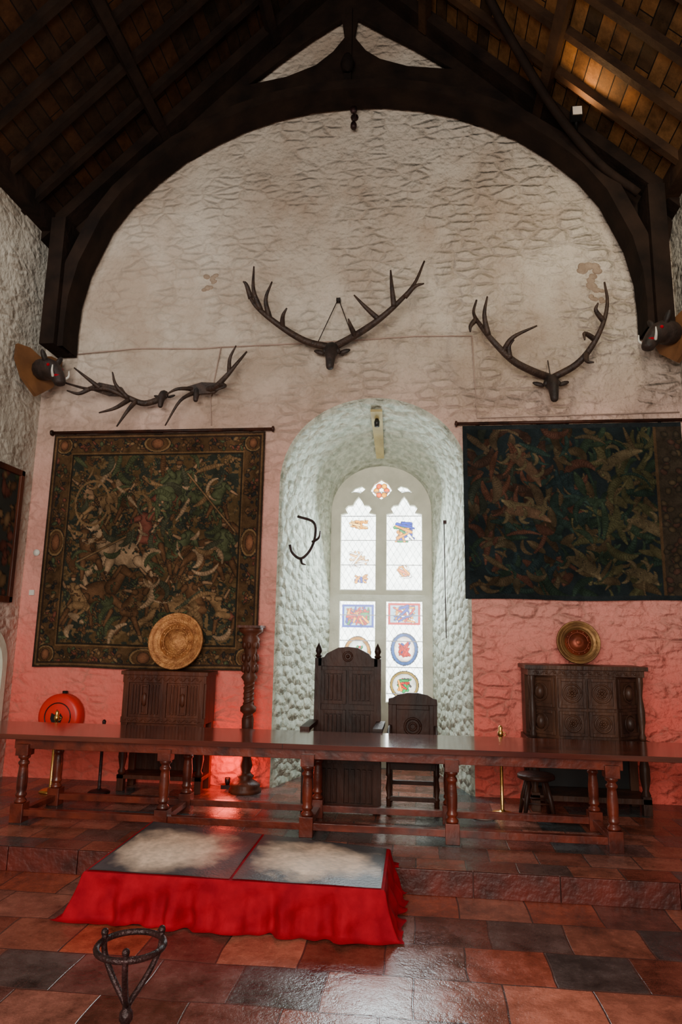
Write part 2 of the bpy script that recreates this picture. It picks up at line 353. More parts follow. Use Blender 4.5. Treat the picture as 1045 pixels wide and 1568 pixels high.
daism=tiles('dais_tiles',[(.035,.060,.065),(.20,.055,.032),(.32,.11,.075),(.055,.07,.07),(.18,.042,.026)],.36,.3,.006,.5,.22,.35,wob=.02)
flm=tiles('hall_flags',[(.040,.018,.015),(.36,.075,.04),(.07,.026,.020),(.44,.13,.08),(.05,.045,.045),(.26,.055,.034)],.46,.40,.006,.37,.19,.4,(.07,.03,.025),wob=.04)
risem=mat('riser_stone',(.13,.022,.015),(.04,.012,.010),.45,scale=5,bump=.6)
q=MB();q.box(XL,XR,5.17,YB+1.5,-.3,0,0);q.obj('floor_dais',[daism])
q=MB();xx=XL;rg=random.Random(8)
while xx<XR:
    w_=min(rg.uniform(.5,.95),XR-xx);q.box(xx+.003,xx+w_-.003,5.145,5.17,-.17,-.001,0);xx+=w_
rs=q.obj('trim_dais_riser',[risem],.004)
q=MB();q.box(XL,XR,-3,5.17,-.3,-.17,0);q.obj('floor',[flm])
def boards(name,cols,side):
    m=tiles(name+'_m',cols,1.3,.17,.008,.4,.75,.4,(.008,.006,.005));m.node_tree.nodes['Principled BSDF'].inputs['Specular IOR Level'].default_value=.1
    me=bpy.data.meshes.new(name);ln=math.hypot(HW,HW*SL)+.3
    me.from_pydata([(0,-.3,0),(11,-.3,0),(11,ln,0),(0,ln,0)],[],[(0,1,2,3)]);me.materials.append(m)
    o=bpy.data.objects.new(name,me);S.collection.objects.link(o)
    X=Vector((0,1,0));Y=Vector((-side*1,0,SL)).normalized();Z=X.cross(Y)
    M=Matrix((X,Y,Z)).transposed().to_4x4();M.translation=Vector((XC+side*HW,-3,EZ));o.matrix_world=M
boards('ceiling_boards_left',[(.018,.010,.006),(.045,.018,.007),(.012,.008,.005),(.027,.014,.008)],-1)  # shade on this side of the roof put into darker board colours
boards('ceiling_boards_right',[(.05,.026,.011),(.15,.065,.020),(.03,.018,.010),(.19,.09,.03),(.09,.042,.016)],1)  # floodlit side of the same roof put into lighter, warmer board colours
for side,nm in((-1,'left'),(1,'right')):
    b=MB();ln=math.hypot(HW,HW*SL)
    X=Vector((-side,0,SL)).normalized();Z=Vector((-side*SL,0,-1)).normalized();Y=Vector((0,1,0))
    for i in range(20):
        MM=Matrix((X,Y,Z)).transposed().to_4x4();MM.translation=Vector((XC+side*HW,6.7-i*.5,EZ))
        b.box(-.1,ln,-.04,.04,-.0,.09,0,MM)
    for s_ in(.36,.72):
        MM=Matrix((X,Y,Z)).transposed().to_4x4();MM.translation=Vector((XC+side*HW,0,EZ))
        b.box(s_*ln-.06,s_*ln+.06,-3,7.3,.08,.18,0,MM)
    b.box(XC+side*HW-(.0 if side<0 else .16),XC+side*HW+(.16 if side<0 else 0),-3,7.3,EZ-.1,EZ+.14,0)
    def rp(dx,y,off=.2): return (XC+side*dx,y,EZ+(HW-dx)*SL-off)
    if side>0: b.tube(cr([rp(3.35,7.1,.45),rp(2.9,7.02,.52),rp(2.4,6.86,.40),rp(1.95,6.62,.2),rp(1.65,6.4,.06)],6),.05,1,6)
    b.obj('ceiling_rafters_'+nm,[timber_lit if side>0 else timber,timber])
# arch truss against the gable
half=[(3.34,4.95),(3.345,5.25),(3.33,5.6),(3.24,6.03),(3.0,6.62),(2.76,6.97),(2.44,7.29),(2.08,7.58),(1.68,7.8),(1.3,7.97),(.9,8.09),(.45,8.17)]
inner=[(XC-x,z) for x,z in half]+[(XC,8.19)]+[(XC+x,z) for x,z in half[::-1]]
outerp=[(XC+3.58,4.95),(XC+3.6,5.6),(XC+HW-.01,6.3),(XC+HW-.01,EZ-.02),(XC,rz(XC)-.02),(XC-HW+.01,EZ-.02),(XC-HW+.01,6.3),(XC-3.6,5.6),(XC-3.58,4.95)]
hl=[(-1.32,8.60),(-.85,8.98),(-.50,9.24),(-.09,9.5),(-.05,9.2),(-.2,9.0),(-.42,8.82),(-.8,8.68)]
hr=[(1.34,8.60),(.85,8.98),(.50,9.22),(.11,9.5),(.07,9.2),(.22,8.98),(.4,8.84),(.75,8.70)]
inner2=[(XC+(x-XC)*1.01,z+.02) for x,z in inner]
tr=curve_slab('roof_truss',[inner2+outerp,[(XC+x,z) for x,z in hl],[(XC+x,z) for x,z in hr]],7.37,.06,timber,.005)
b=MB()
off=[]
for i,(x,z) in enumerate(inner):
    a=inner[max(i-1,0)];c=inner[min(i+1,len(inner)-1)];t=Vector((c[0]-a[0],c[1]-a[1])).normalized();off.append((x-t.y*.17,z+t.x*.12))
vs=[];
for (x,z),(x2,z2) in zip(inner,off): vs+=[(x,7.06,z),(x2,7.06,z2),(x2,7.40,z2),(x,7.40,z)]
fs=[]
for i in range(len(inner)-1):
    for k in range(4): fs.append((i*4+k,i*4+(k+1)%4,i*4+4+(k+1)%4,i*4+4+k))
b.add(vs,fs)
for sd in(-1,1):
    b.prism([(XC+sd*HW,EZ-.22),(XC,rz(XC)-.22),(XC,rz(XC)-.03),(XC+sd*HW,EZ-.03)],7.1,7.36)
    b.box(XC+sd*3.5-.09,XC+sd*3.5+.09,6.98,7.36,4.95,6.6)
b.box(XC-.045,XC+.045,7.28,7.36,8.3,9.6);b.lathe([(.0,-.12),(.06,-.1),(.09,0),(.06,.08),(.04,.12)],(XC,7.24,8.72),0,10)
o=b.obj('truss_ribs',[timber]);o.parent=tr
# ------------------------------------------------------------------ tapestries
tapm=painted('tapestry_weave')
W_,H_=2.61,2.75
C=Canvas(W_,H_,.0075,(.020,.023,.017));rg=random.Random(11)
f=fbm(C.h,C.w,16,5)[...,None];C.c=np.where(f>.54,np.array((.07,.042,.018))*f*1.6,C.c*(.6+f))
f2=fbm(C.h,C.w,6,9);C.put(f2>.6,(.09,.055,.025),.5+f2)
skin,tan,red,brn,grn,blu,crm=(.19,.11,.06),(.15,.088,.042),(.11,.036,.024),(.085,.042,.02),(.055,.062,.030),(.035,.04,.032),(.24,.155,.09)
def human(C,x,y,s,c1,c2,rg):
    lean=rg.uniform(-.3,.3)*s
    hx,hy=x+lean,y-.42*s
    for sd in(-1,1):
        kx=x+sd*rg.uniform(.05,.3)*s;ky=y+.33*s;C.cap(x,y+.1*s,kx,ky,.11*s,.07*s,c2,.006);C.cap(kx,ky,kx+sd*rg.uniform(-.15,.2)*s,y+.65*s,.06*s,.035*s,brn,.005)
    C.cap(x,y+.12*s,hx,y-.2*s,.16*s,.12*s,c1,.006);C.cap(x-.1*s,y+.2*s,x+.12*s,y+.22*s,.1*s,.09*s,c1,0)
    for sd in(-1,1):
        ex=hx+sd*rg.uniform(.18,.3)*s;ey=y+rg.uniform(-.4,.1)*s;C.cap(hx+sd*.1*s,y-.2*s,ex,ey,.06*s,.04*s,c1,.005);C.cap(ex,ey,ex+sd*.15*s,ey-rg.uniform(-.1,.3)*s,.035*s,.025*s,skin,.005)
    C.ellp(hx,hy,.055*s,.07*s,skin,.005);C.ellp(hx,hy-.05*s,.075*s,.045*s,brn,.005)
def horse(C,x,y,s,col,fl):
    C.ellp(x,y,.42*s,.2*s,col,ang=-.25*fl,out=.006)
    C.cap(x+fl*.3*s,y-.1*s,x+fl*.5*s,y-.42*s,.15*s,.09*s,col,.004);C.cap(x+fl*.5*s,y-.45*s,x+fl*.72*s,y-.3*s,.085*s,.045*s,col,.004)
    for dx,a in((.3,.35),(.22,.1),(-.3,-.1),(-.22,-.3)):
        kx=x+fl*(dx+a)*s;C.cap(x+fl*dx*s,y+.1*s,kx,y+.35*s,.08*s,.05*s,col,.004);C.cap(kx,y+.35*s,kx-fl*.12*s,y+.62*s,.045*s,.03*s,col,.004)
    C.cap(x-fl*.4*s,y-.05*s,x-fl*.58*s,y+.25*s,.06*s,.02*s,brn,.005);C.cap(x+fl*.32*s,y-.3*s,x+fl*.45*s,y-.5*s,.04*s,.03*s,brn,.005)
def foliage(C,n,x0,x1,y0,y1,cols,smin=.012,smax=.035):
    for i in range(n):
        x,y=rg.uniform(x0,x1),rg.uniform(y0,y1);a=rg.uniform(0,6.28);c=rg.choice(cols)
        for k in range(4): C.ellp(x+.03*k*math.cos(a),y+.03*k*math.sin(a),rg.uniform(smin,smax),rg.uniform(smin,smax)*.6,c,.004,a+rg.uniform(-.8,.8));a+=.4
def leaf(C,x,y,a,l,w,col,curl,k_=12):
    for k in range(k_):
        t=k/k_;nx=x+math.cos(a)*l/k_;ny=y+math.sin(a)*l/k_;C.cap(x,y,nx,ny,w*math.sin(math.pi*(t*.8+.12)),w*math.sin(math.pi*((t+1/k_)*.8+.12)),col,.004 if k==0 else 0);x,y=nx,ny;a+=curl*7/k_
foliage(C,230,.3,2.3,.3,2.45,[grn,brn,grn,tan,(.03,.035,.025),(.03,.035,.025)])
for x,y,s,c,fl in((.65,.85,.42,tan,1),(1.75,.75,.5,grn,-1),(1.0,1.45,.75,crm,-1),(1.95,1.4,.6,brn,1),(.7,1.9,.6,brn,1),(1.6,2.05,.62,tan,-1)): horse(C,x,y,s,c,fl)
for x,y,s in((.5,.7,.35),(1.0,.75,.5),(1.45,.65,.6),(2.05,.75,.45),(.55,1.35,.6),(1.25,1.15,.6),(1.6,1.35,.55),(2.15,1.35,.6),(.5,1.95,.5),(1.1,2.0,.55),(1.9,1.95,.6),(1.45,1.85,.45),(2.2,2.05,.45)):
    human(C,x,y,s,rg.choice([red,tan,brn,brn,grn,skin,grn]),rg.choice([brn,red,tan,grn]),rg)
for i in range(130): leaf(C,rg.uniform(.35,2.2),rg.uniform(.35,2.4),rg.uniform(0,6.3),rg.uniform(.12,.38),rg.uniform(.012,.042),rg.choice([grn,grn,tan,brn,(.05,.05,.03),crm]),rg.uniform(-.45,.45))
foliage(C,120,.3,2.3,.35,2.45,[grn,brn,brn,(.025,.03,.022),(.025,.03,.022)],.01,.022)
C.ring(.55,.85,.22,.28,.10,tan);C.cap(.42,1.55,1.0,1.25,.010,.010,tan,.005);C.cap(1.7,.5,2.3,1.2,.010,.010,tan,.005)
bd=.27
for a in((0,0,W_,bd),(0,H_-bd,W_,H_),(0,0,bd,H_),(W_-bd,0,W_,H_)): C.rect(*a,(.065,.035,.016),1.4)
for i in range(640):
    e=rg.random();t=rg.uniform(.06,bd-.06)
    if e<.25: x,y=rg.uniform(0,W_),t
    elif e<.5: x,y=rg.uniform(0,W_),H_-t
    elif e<.75: x,y=t,rg.uniform(0,H_)
    else: x,y=W_-t,rg.uniform(0,H_)
    C.ellp(x,y,rg.uniform(.012,.04),rg.uniform(.008,.022),rg.choice([tan,brn,(.12,.04,.025),grn,(.13,.065,.03),(.02,.02,.02),(.03,.025,.02)]),.005,rg.uniform(0,3))
def med(x,y,rx,ry): C.ellp(x,y,rx,ry,(.10,.05,.022));C.ring(x,y,rx,ry,.14,(.17,.10,.045));C.ellp(x,y,rx*.45,ry*.6,(.17,.07,.035),.006)
med(W_/2,.13,.16,.1);med(.14,H_*.48,.1,.16);med(W_-.14,H_*.48,.1,.16);med(W_/2,H_-.13,.16,.1)
for x in(.14,W_-.14):
    for y in(.14,H_-.14): med(x,y,.1,.1)
for t,c in((0.0,(.03,.018,.012)),(.03,(.12,.065,.03)),(.045,(.03,.018,.012)),(bd-.03,(.13,.07,.03)),(bd-.015,(.02,.015,.01))):
    w=.016
    C.rect(t,t,W_-t,t+w,c);C.rect(t,H_-t-w,W_-t,H_-t,c);C.rect(t,t,t+w,H_-t,c);C.rect(W_-t-w,t,W_-t,H_-t,c)
C.c*=(.6+.75*fbm(C.h,C.w,60,77,2))[...,None]
C.c*=(.8+.4*np.random.RandomState(1).rand(C.h,C.w))[...,None]
def hang(x0,W,z1,H,amp,ph):
    def fn(u,v):
        y=YB-.045-amp*(np.sin(u*17+ph+v)*.5+.5)*(.3+.7*v)
        return np.stack([x0+u*W,y,z1-v*H+.008*np.sin(u*9)*v],1)
    return fn
painted_obj('tapestry_hunting',C,hang(-4.36,W_,3.955,H_,.02,1),tapm)
W2,H2=2.36,1.95
C=Canvas(W2,H2,.0075,(.008,.0125,.014));rg=random.Random(5)
f=fbm(C.h,C.w,22,15)[...,None];C.c*=(.4+1.3*f)
pal=[(.070,.050,.028),(.045,.030,.017),(.070,.032,.022),(.018,.032,.022),(.014,.026,.028),(.02,.036,.030),(.06,.046,.027)]
def fpal(x,y):
    if x<.9 and y<1.0: return rg.choice([(.095,.042,.028),(.075,.033,.021),(.045,.025,.018),(.08,.055,.033),(.025,.03,.022)])
    if x>1.3: return rg.choice([(.085,.075,.036),(.06,.058,.028),(.028,.045,.028),(.018,.033,.024),(.07,.05,.027)])
    return rg.choice(pal)
for i in range(380):
    x,y=rg.uniform(.08,W2-.3),rg.uniform(.06,H2-.1);c=tuple(v*.85 for v in fpal(x,y));leaf(C,x,y,rg.uniform(0,6.28),rg.uniform(.12,.4),rg.uniform(.016,.055),c,rg.uniform(-.35,.35),16)
for x,y,a,l in((1.5,.55,-.9,.5),(1.75,1.1,.1,.45),(.9,.95,2.9,.5),(1.7,1.65,0,.35),(.45,1.0,-.2,.5),(.5,.35,.4,.5),(1.1,1.5,.2,.4)):
    leaf(C,x,y,a,l,.06,(.115,.088,.048) if x>.8 else (.11,.065,.04),.12,40)
    for k in range(5): leaf(C,x+l*.2*k*math.cos(a),y+l*.2*k*math.sin(a),a+(-1)**k*1.1,.16,.022,(.08,.062,.034),.3*(-1)**k)
C.rect(W2-.3,0,W2-.27,H2,(.06,.035,.018));C.rect(W2-.27,0,W2,H2,(.03,.022,.015),1.2)
for i in range(60): C.ellp(rg.uniform(W2-.24,W2-.03),rg.uniform(0,H2),.04,.03,rg.choice([(.05,.035,.02),(.04,.03,.02),(.055,.028,.02)]),.006,rg.uniform(0,3))
C.rect(0,0,W2,.05,(.012,.016,.018));C.rect(0,H2-.05,W2,H2,(.012,.016,.018));C.rect(0,0,.05,H2,(.012,.016,.018))
C.c*=(.6+.8*fbm(C.h,C.w,50,78,2))[...,None]
C.c*=(.8+.4*np.random.RandomState(2).rand(C.h,C.w))[...,None]
painted_obj('tapestry_verdure',C,hang(.53,W2,3.975,H2,.02,2),tapm)
for nm,x0,x1,z in(('curtain_rod',-4.4,-1.66,3.98),('curtain_rod',.46,2.93,4.0)):
    b=MB();b.tube([(x0,YB-.05,z),(x1,YB-.05,z)],.02,0,8);b.lathe([(.0,0),(.035,.01),(.035,.03),(0,.04)],(x1-.02,YB-.05,z),0,10,'x');b.lathe([(.0,0),(.035,.01),(.035,.03),(0,.04)],(x0-.02,YB-.05,z),0,10,'x')
    for t in(.1,.5,.9): b.box(x0+(x1-x0)*t-.015,x0+(x1-x0)*t+.015,YB-.05,YB,z-.015,z+.015)
    b.obj(nm,[oakblk])
C=Canvas(1.3,1.45,.02,(.03,.03,.025));rg=random.Random(3)
for i in range(90): C.ellp(rg.uniform(0,1.3),rg.uniform(0,1.45),rg.uniform(.03,.1),rg.uniform(.02,.07),rg.choice([tan,red,grn,brn]),.006,rg.uniform(0,3))
b=MB()
for a in((5.85,7.2,1.92,1.99),(5.85,7.2,3.38,3.45),(5.85,5.92,1.92,3.45),(7.13,7.2,1.92,3.45)): b.box(XL,XL+.06,*a,0)
b.box(XL,XL+.02,5.9,7.15,1.95,3.42,0)
fr=b.obj('framed_picture',[oak],.008)
p=painted_obj('canvas',C,lambda u,v:np.stack([np.full_like(u,XL+.03),5.9+u*1.25,3.4-v*1.45],1),tapm);p.parent=fr
# ------------------------------------------------------------------ long table
LX=[-3.41,-2.13,-.9,.28,1.53]
legp=[(.03,.15),(.05,.16),(.05,.175),(.036,.19),(.034,.20),(.046,.212),(.046,.225),(.037,.24),(.043,.27),(.044,.36),(.037,.44),(.035,.46),(.046,.472),(.046,.488),(.034,.50),(.034,.512),(.05,.525),(.05,.545)]
def tleg(b,x,y,s=.056,top=.64,m=1):
    b.box(x-s,x+s,y-s,y+s,0,.155,m);b.box(x-s,x+s,y-s,y+s,.545,top,m);b.lathe(legp,(x,y,0),m,14)
b=MB();b.box(-4.15,2.4,5.68,6.47,.69,.732,0)
b.box(-1.103,-1.097,5.679,6.471,.689,.7325,2)
b.box(-3.5,1.62,5.78,5.815,.60,.69,1);b.box(-3.5,1.62,6.375,6.41,.60,.69,1);b.box(-3.5,-3.46,5.8,6.4,.60,.69,1);b.box(1.58,1.62,5.8,6.4,.60,.69,1)
for x in LX:
    tleg(b,x,5.80);tleg(b,x,6.39)
    b.box(x-.03,x+.03,5.8,6.39,.05,.095,1)
b.box(LX[0],LX[-1],5.77,5.83,.05,.105,1);b.box(LX[0],LX[-1],6.36,6.42,.05,.105,1)
b.obj('refectory_table',[oakred,oakleg,blackp],.006)
# ------------------------------------------------------------------ chairs
def linen(b,x0,x1,z0,z1,y,m,n=7):
    w=(x1-x0)/n
    for i in range(n):
        b.box(x0+w*(i+.2),x0+w*(i+.8),y-.014,y+.01,z0,z1,m);b.box(x0+w*(i+.4),x0+w*(i+.6),y-.022,y,z0+.015,z1-.015,m)
def framep(b,x0,x1,z0,z1,y,th,w,m):
    b.box(x0,x1,y,y+th,z0,z1,m)
    for a in((x0,x0+w,z0,z1),(x1-w,x1,z0,z1)): b.box(a[0],a[1],y-.02,y,a[2],a[3],m)
    for a in((x0+w,x1-w,z0,z0+w),(x0+w,x1-w,z1-w,z1)): b.box(a[0],a[1],y-.02,y,a[2],a[3],m)
b=MB();cx=-.71;yb=7.12
for sx in(-1,1):
    b.box(cx+sx*.31-.035,cx+sx*.31+.035,yb-.03,yb+.04,0,1.38,0)
    b.lathe([(.02,1.38),(.04,1.40),(.022,1.42),(.036,1.45),(.03,1.48),(.01,1.52),(0.001,1.54)],(cx+sx*.31,yb,0),0,10)
    b.box(cx+sx*.34-.035,cx+sx*.34+.035,6.57,6.64,0,.72,0)
    b.box(cx+sx*.345-.045,cx+sx*.345+.045,6.52,yb,.72,.76,0);b.box(cx+sx*.34-.012,cx+sx*.34+.012,6.62,yb,.06,.46,0)
    b.tube([(cx+sx*.34,6.605,.46),(cx+sx*.34,6.605,.72)],.04,0,10)
b.box(cx-.28,cx+.28,yb,yb+.03,.45,1.36,0)
for z0,z1 in((.50,.86),(.92,1.26)):
    for x0,x1 in((cx-.275,cx-.015),(cx+.015,cx+.275)): framep(b,x0,x1,z0,z1,yb-.005,.02,.035,0);linen(b,x0+.04,x1-.04,z0+.045,z1-.045,yb-.02,0,4)
cp=[(cx-.31,1.30),(cx+.31,1.30),(cx+.31,1.38),(cx+.25,1.39),(cx+.22,1.43),(cx+.1,1.49),(cx,1.50),(cx-.1,1.49),(cx-.22,1.43),(cx-.25,1.39),(cx-.31,1.38)]
b.prism(cp,yb-.03,yb+.035,0);b.torus((cx,yb-.03,1.40),.045,.012,0,n=14,k=6);b.ell((cx,yb-.03,1.40),(.02,.02,.02),0)
b.box(cx-.37,cx+.37,6.52,yb,.44,.48,0)
framep(b,cx-.35,cx+.35,.03,.44,6.60,.03,.05,0);linen(b,cx-.30,cx-.03,.09,.38,6.59,0,5);linen(b,cx+.03,cx+.30,.09,.38,6.59,0,5);b.box(cx-.03,cx+.03,6.575,6.62,.03,.44,0)
b.obj('carved_throne_chair',[oakblk],.005)
b=MB();cx=-.04;yb=7.1
for sx in(-1,1):
    b.box(cx+sx*.225-.022,cx+sx*.225+.022,yb-.02,yb+.025,0,.98,0)
    b.lathe([(.024,0),(.024,.1),(.03,.11),(.018,.13),(.03,.2),(.018,.3),(.03,.32),(.026,.34),(.026,.44)],(cx+sx*.225,6.72,0),0,10)
    b.box(cx+sx*.225-.018,cx+sx*.225+.018,6.72,yb,.09,.13,0)
    b.tube(cr([(cx+sx*.225,yb,.72),(cx+sx*.23,6.9,.70),(cx+sx*.23,6.72,.67),(cx+sx*.23,6.68,.64)],4),.02,0,6);b.tube([(cx+sx*.225,6.72,.44),(cx+sx*.225,6.72,.66)],.018,0,8)
b.box(cx-.25,cx+.25,6.68,yb+.02,.43,.47,0);b.box(cx-.225,cx+.225,6.70,6.74,.09,.13,0);b.box(cx-.225,cx+.225,yb-.015,yb+.02,.16,.2,0);b.box(cx-.225,cx+.225,6.70,6.73,.37,.43,0)
framep(b,cx-.21,cx+.21,.5,.93,yb-.005,.02,.045,0);b.torus((cx,yb-.015,.72),.08,.014,0,n=18,k=6);b.torus((cx,yb-.015,.72),.035,.012,0,n=12,k=6)
b.prism([(cx-.25,.93),(cx+.25,.93),(cx+.245,.99),(cx+.2,1.0),(cx+.15,1.03),(cx+.05,1.05),(cx-.05,1.05),(cx-.15,1.03),(cx-.2,1.0),(cx-.245,.99)],yb-.025,yb+.03,0)
b.obj('carved_armchair',[oakblk],.004)
# ------------------------------------------------------------------ cupboards
def rosette(b,x,z,y,r,m):
    b.torus((x,y,z),r,.010,m,n=20,k=6);b.torus((x,y,z),r*.62,.008,m,n=16,k=6)
    for i in range(8):
        a=i*math.pi/4;b.ell((x+r*.33*math.cos(a),y-.004,z+r*.33*math.sin(a)),(r*.2,.01,r*.12),m,8,5,Matrix.Rotation(-a,3,'Y'))
    b.ell((x,y-.006,z),(r*.16,.014,r*.16),m,8,6)
def scroll(b,x0,x1,z,y,m,n=8,a=.018):
    b.tube([(x0+(x1-x0)*i/(n*8),y,z+a*math.sin(i/8*math.pi*2)) for i in range(n*8+1)],.006,m,5)
    for i in range(n): b.ell((x0+(x1-x0)*(i+.5)/n,y,z),(.012,.008,.012),m,8,5)
b=MB();x0,x1,yf,yk=-3.10,-2.19,7.02,7.36;xm=(x0+x1)/2
b.box(x0-.02,x1+.02,yf-.02,yk,1.17,1.21,0);b.box(x0,x1,yf+.015,yk,.68,1.17,0)
for a in((x0+.02,x0+.07),(x1-.07,x1-.02),(xm-.03,xm+.03)): b.box(a[0],a[1],yf-.008,yf+.02,.70,1.16,0)
b.box(x0,x1,yf-.005,yf+.02,1.09,1.17,0);b.box(x0,x1,yf-.005,yf+.02,.68,.74,0);scroll(b,x0+.05,x1-.05,1.13,yf-.01,0,9);scroll(b,x0+.05,x1-.05,.71,yf-.01,0,9,.012)
for a,c in((x0+.08,xm-.04),(xm+.04,x1-.08)):
    w=(c-a)/3
    linen(b,a+.01,a+w,.77,1.07,yf+.012,0,3);linen(b,c-w,c-.01,.77,1.07,yf+.012,0,3);framep(b,a+w+.01,c-w-.01,.77,1.07,yf+.005,.015,.02,0);b.ell(((a+c)/2,yf-.01,.92),(.03,.02,.07),0,10,6)
b.box(x0+.02,x1-.02,yf+.03,yf+.05,.52,.68,0)
for x in(x0+.04,x1-.04):
    b.box(x-.035,x+.035,yf,yf+.07,.0,.16,0);b.box(x-.035,x+.035,yk-.07,yk,0,.68,0);b.lathe([(.03,.16),(.042,.19),(.025,.22),(.045,.33),(.04,.42),(.022,.5),(.04,.53),(.04,.55)],(x,yf+.035,0),0,12);b.box(x-.035,x+.035,yf,yf+.07,.55,.69,0)
b.box(x0,x1,yf,yk,.12,.16,0);b.box(x0+.05,x1-.05,yk-.03,yk-.01,.16,.68,1)
b.obj('court_cupboard',[oak,oakblk],.004)
b=MB();x0,x1,yf,yk=1.09,2.19,6.93,7.38;e=.27
def canted(z0,z1,g,m):
    P=[(x0-g,yk),(x0-g,yf+.22-g),(x0+e,yf-g),(x1-e,yf-g),(x1+g,yf+.22-g),(x1+g,yk)];n=6
    b.add([(x,y,z0) for x,y in P]+[(x,y,z1) for x,y in P],[tuple(range(n))[::-1],tuple(range(n,2*n))]+[(i,(i+1)%n,n+(i+1)%n,n+i) for i in range(n)],m)
b.box(x0-.03,x1+.03,yf-.03,yk,1.32,1.36,0);b.box(x0,x1,yf,yk,1.26,1.32,0)
canted(.66,1.26,0,0)
b.box(x0-.02,x1+.02,yf-.02,yk,.62,.67,0);b.box(x0,x1,yf+.0,yk,.10,.15,0)
for z0,z1 in((.70,.93),(.96,1.24)):
    for a,c in((x0+e+.01,1.63),(1.65,x1-e-.01)):
        framep(b,a,c,z0,z1,yf-.012,.012,.03,0);rosette(b,(a+c)/2,(z0+z1)/2,yf-.018,min(.085,(z1-z0)/2-.04),0)
for sx,xa,xb in((-1,x0,x0+e),(1,x1,x1-e)):
    d=Vector((xb-xa,-.22,0)).normalized();nrm=Vector((d.y,-d.x,0));nrm=nrm if nrm.y<0 else -nrm
    for z0,z1 in((.70,.93),(.96,1.24)):
        M=Matrix((d,-nrm,Vector((0,0,1)))).transposed().to_4x4();M.translation=Vector((xa,yf+.22,0))
        L_=math.hypot(e,.22)
        for u0,u1,w0,w1 in((.02,.05,z0,z1),(L_-.05,L_-.02,z0,z1),(.05,L_-.05,z0,z0+.03),(.05,L_-.05,z1-.03,z1)): b.box(u0,u1,-.018,.0,w0,w1,0,M)
        c=M@Vector((L_/2,-.01,(z0+z1)/2));b.ell(c,(.05,.05,.07),0,8,6)
        b.tube([M@Vector((L_/2+.075*math.cos(t*.4),-.012,(z0+z1)/2+.085*math.sin(t*.4))) for t in range(17)],.008,0,5)
for x in(x0+.04,x1-.04):
    b.lathe([(.025,.67),(.035,.70),(.02,.74),(.036,.85),(.036,.95),(.02,1.08),(.035,1.2),(.035,1.26)],(x,yf+.04,0),0,12)
    b.box(x-.04,x+.04,yf,yf+.08,0,.17,0);b.lathe([(.03,.15),(.045,.18),(.028,.22),(.048,.32),(.048,.42),(.028,.52),(.045,.58),(.045,.63)],(x,yf+.04,0),0,12);b.box(x-.04,x+.04,yk-.08,yk,0,.66,0)
b.prism([(x0,.62),(x1,.62),(x1,.5),(x1-.2,.53),(x1-.35,.57),(1.64,.51),(x0+.35,.57),(x0+.2,.53),(x0,.5)],yf+.005,yf+.03,0);scroll(b,x0+.1,x1-.1,.59,yf,0,10)
scroll(b,x0+.05,x1-.05,1.29,yf-.008,0,12,.014);b.box(x0+.05,x1-.05,yk-.03,yk-.01,.15,.62,1)
oakg=mat('oak_brown',(.085,.036,.020),(.026,.012,.009),.42,scale=6,stretch=(1,1,.3),bump=.3,spec=.25)
b.obj('livery_cupboard',[oakg,blackp],.004)
def charger(name,x,y,z,r,m1,m2):
    b=MB();b.lathe([(.30*r,.015),(.60*r,.02),(.66*r,.0),(.70*r,-.006),(.93*r,-.01),(.97*r,-.02),(r,-.01),(r,.01),(.7*r,.035),(.001,.04)],(0,0,0),0,48,'y')
    b.lathe([(0.001,-.02),(.12*r,-.022),(.17*r,-.006),(.22*r,-.012),(.27*r,.010),(.62*r,.019),(.62*r,.028)],(0,0,0),1,48,'y')
    b.torus((0,-.008,0),.82*r,.007,0,n=40,k=5);b.torus((0,.003,0),.45*r,.007,1,n=32,k=5)
    for i in range(12):
        a=i*math.pi/6;b.ell((.52*r*math.cos(a),.008,.52*r*math.sin(a)),(.05*r,.008,.05*r),1,8,5)
    o=b.obj(name,[m1,m2]);o.location=(x,y,z);o.rotation_euler=(-.14,0,0);return o
charger('brass_charger',-2.63,7.24,1.525,.31,brass,brass)
charger('brass_charger',1.66,7.25,1.585,.22,brassd,copper)
# ------------------------------------------------------------------ torchere column
b=MB();tx,ty=-1.78,7.22
b.lathe([(.17,0),(.17,.03),(.15,.05),(.16,.07),(.12,.10),(.07,.13),(.09,.16),(.06,.18),(.05,.2),(.07,.26),(.05,.34),(.07,.38),(.08,.42),(.05,.46),(.06,.6),(.065,.72),(.05,.78),(.085,.81),(.085,.85),(.05,.88),(.055,.98),(.05,1.1),(.09,1.16),(.06,1.2),(.075,1.3),(.06,1.4),(.08,1.5),(.10,1.56),(.07,1.6),(.13,1.64),(.13,1.68),(.10,1.70)],(tx,ty,0),0,16)
for ph in(0,math.pi):
    b.tube([(tx+.045*math.cos(t*.5+ph),ty+.045*math.sin(t*.5+ph),.46+t*.0085) for t in range(38)],.02,0,6)
    b.tube([(tx+.042*math.cos(t*.5+ph),ty+.042*math.sin(t*.5+ph),.88+t*.0085) for t in range(32)],.02,0,6)
for k in range(8):
    a=k*math.pi/4
    for z in(1.25,1.36,1.5): b.ell((tx+.075*math.cos(a),ty+.075*math.sin(a),z),(.022,.022,.045),0,7,5)
b.box(tx-.13,tx+.13,ty-.13,ty+.13,1.68,1.705,0)
b.obj('carved_torchere',[oak])
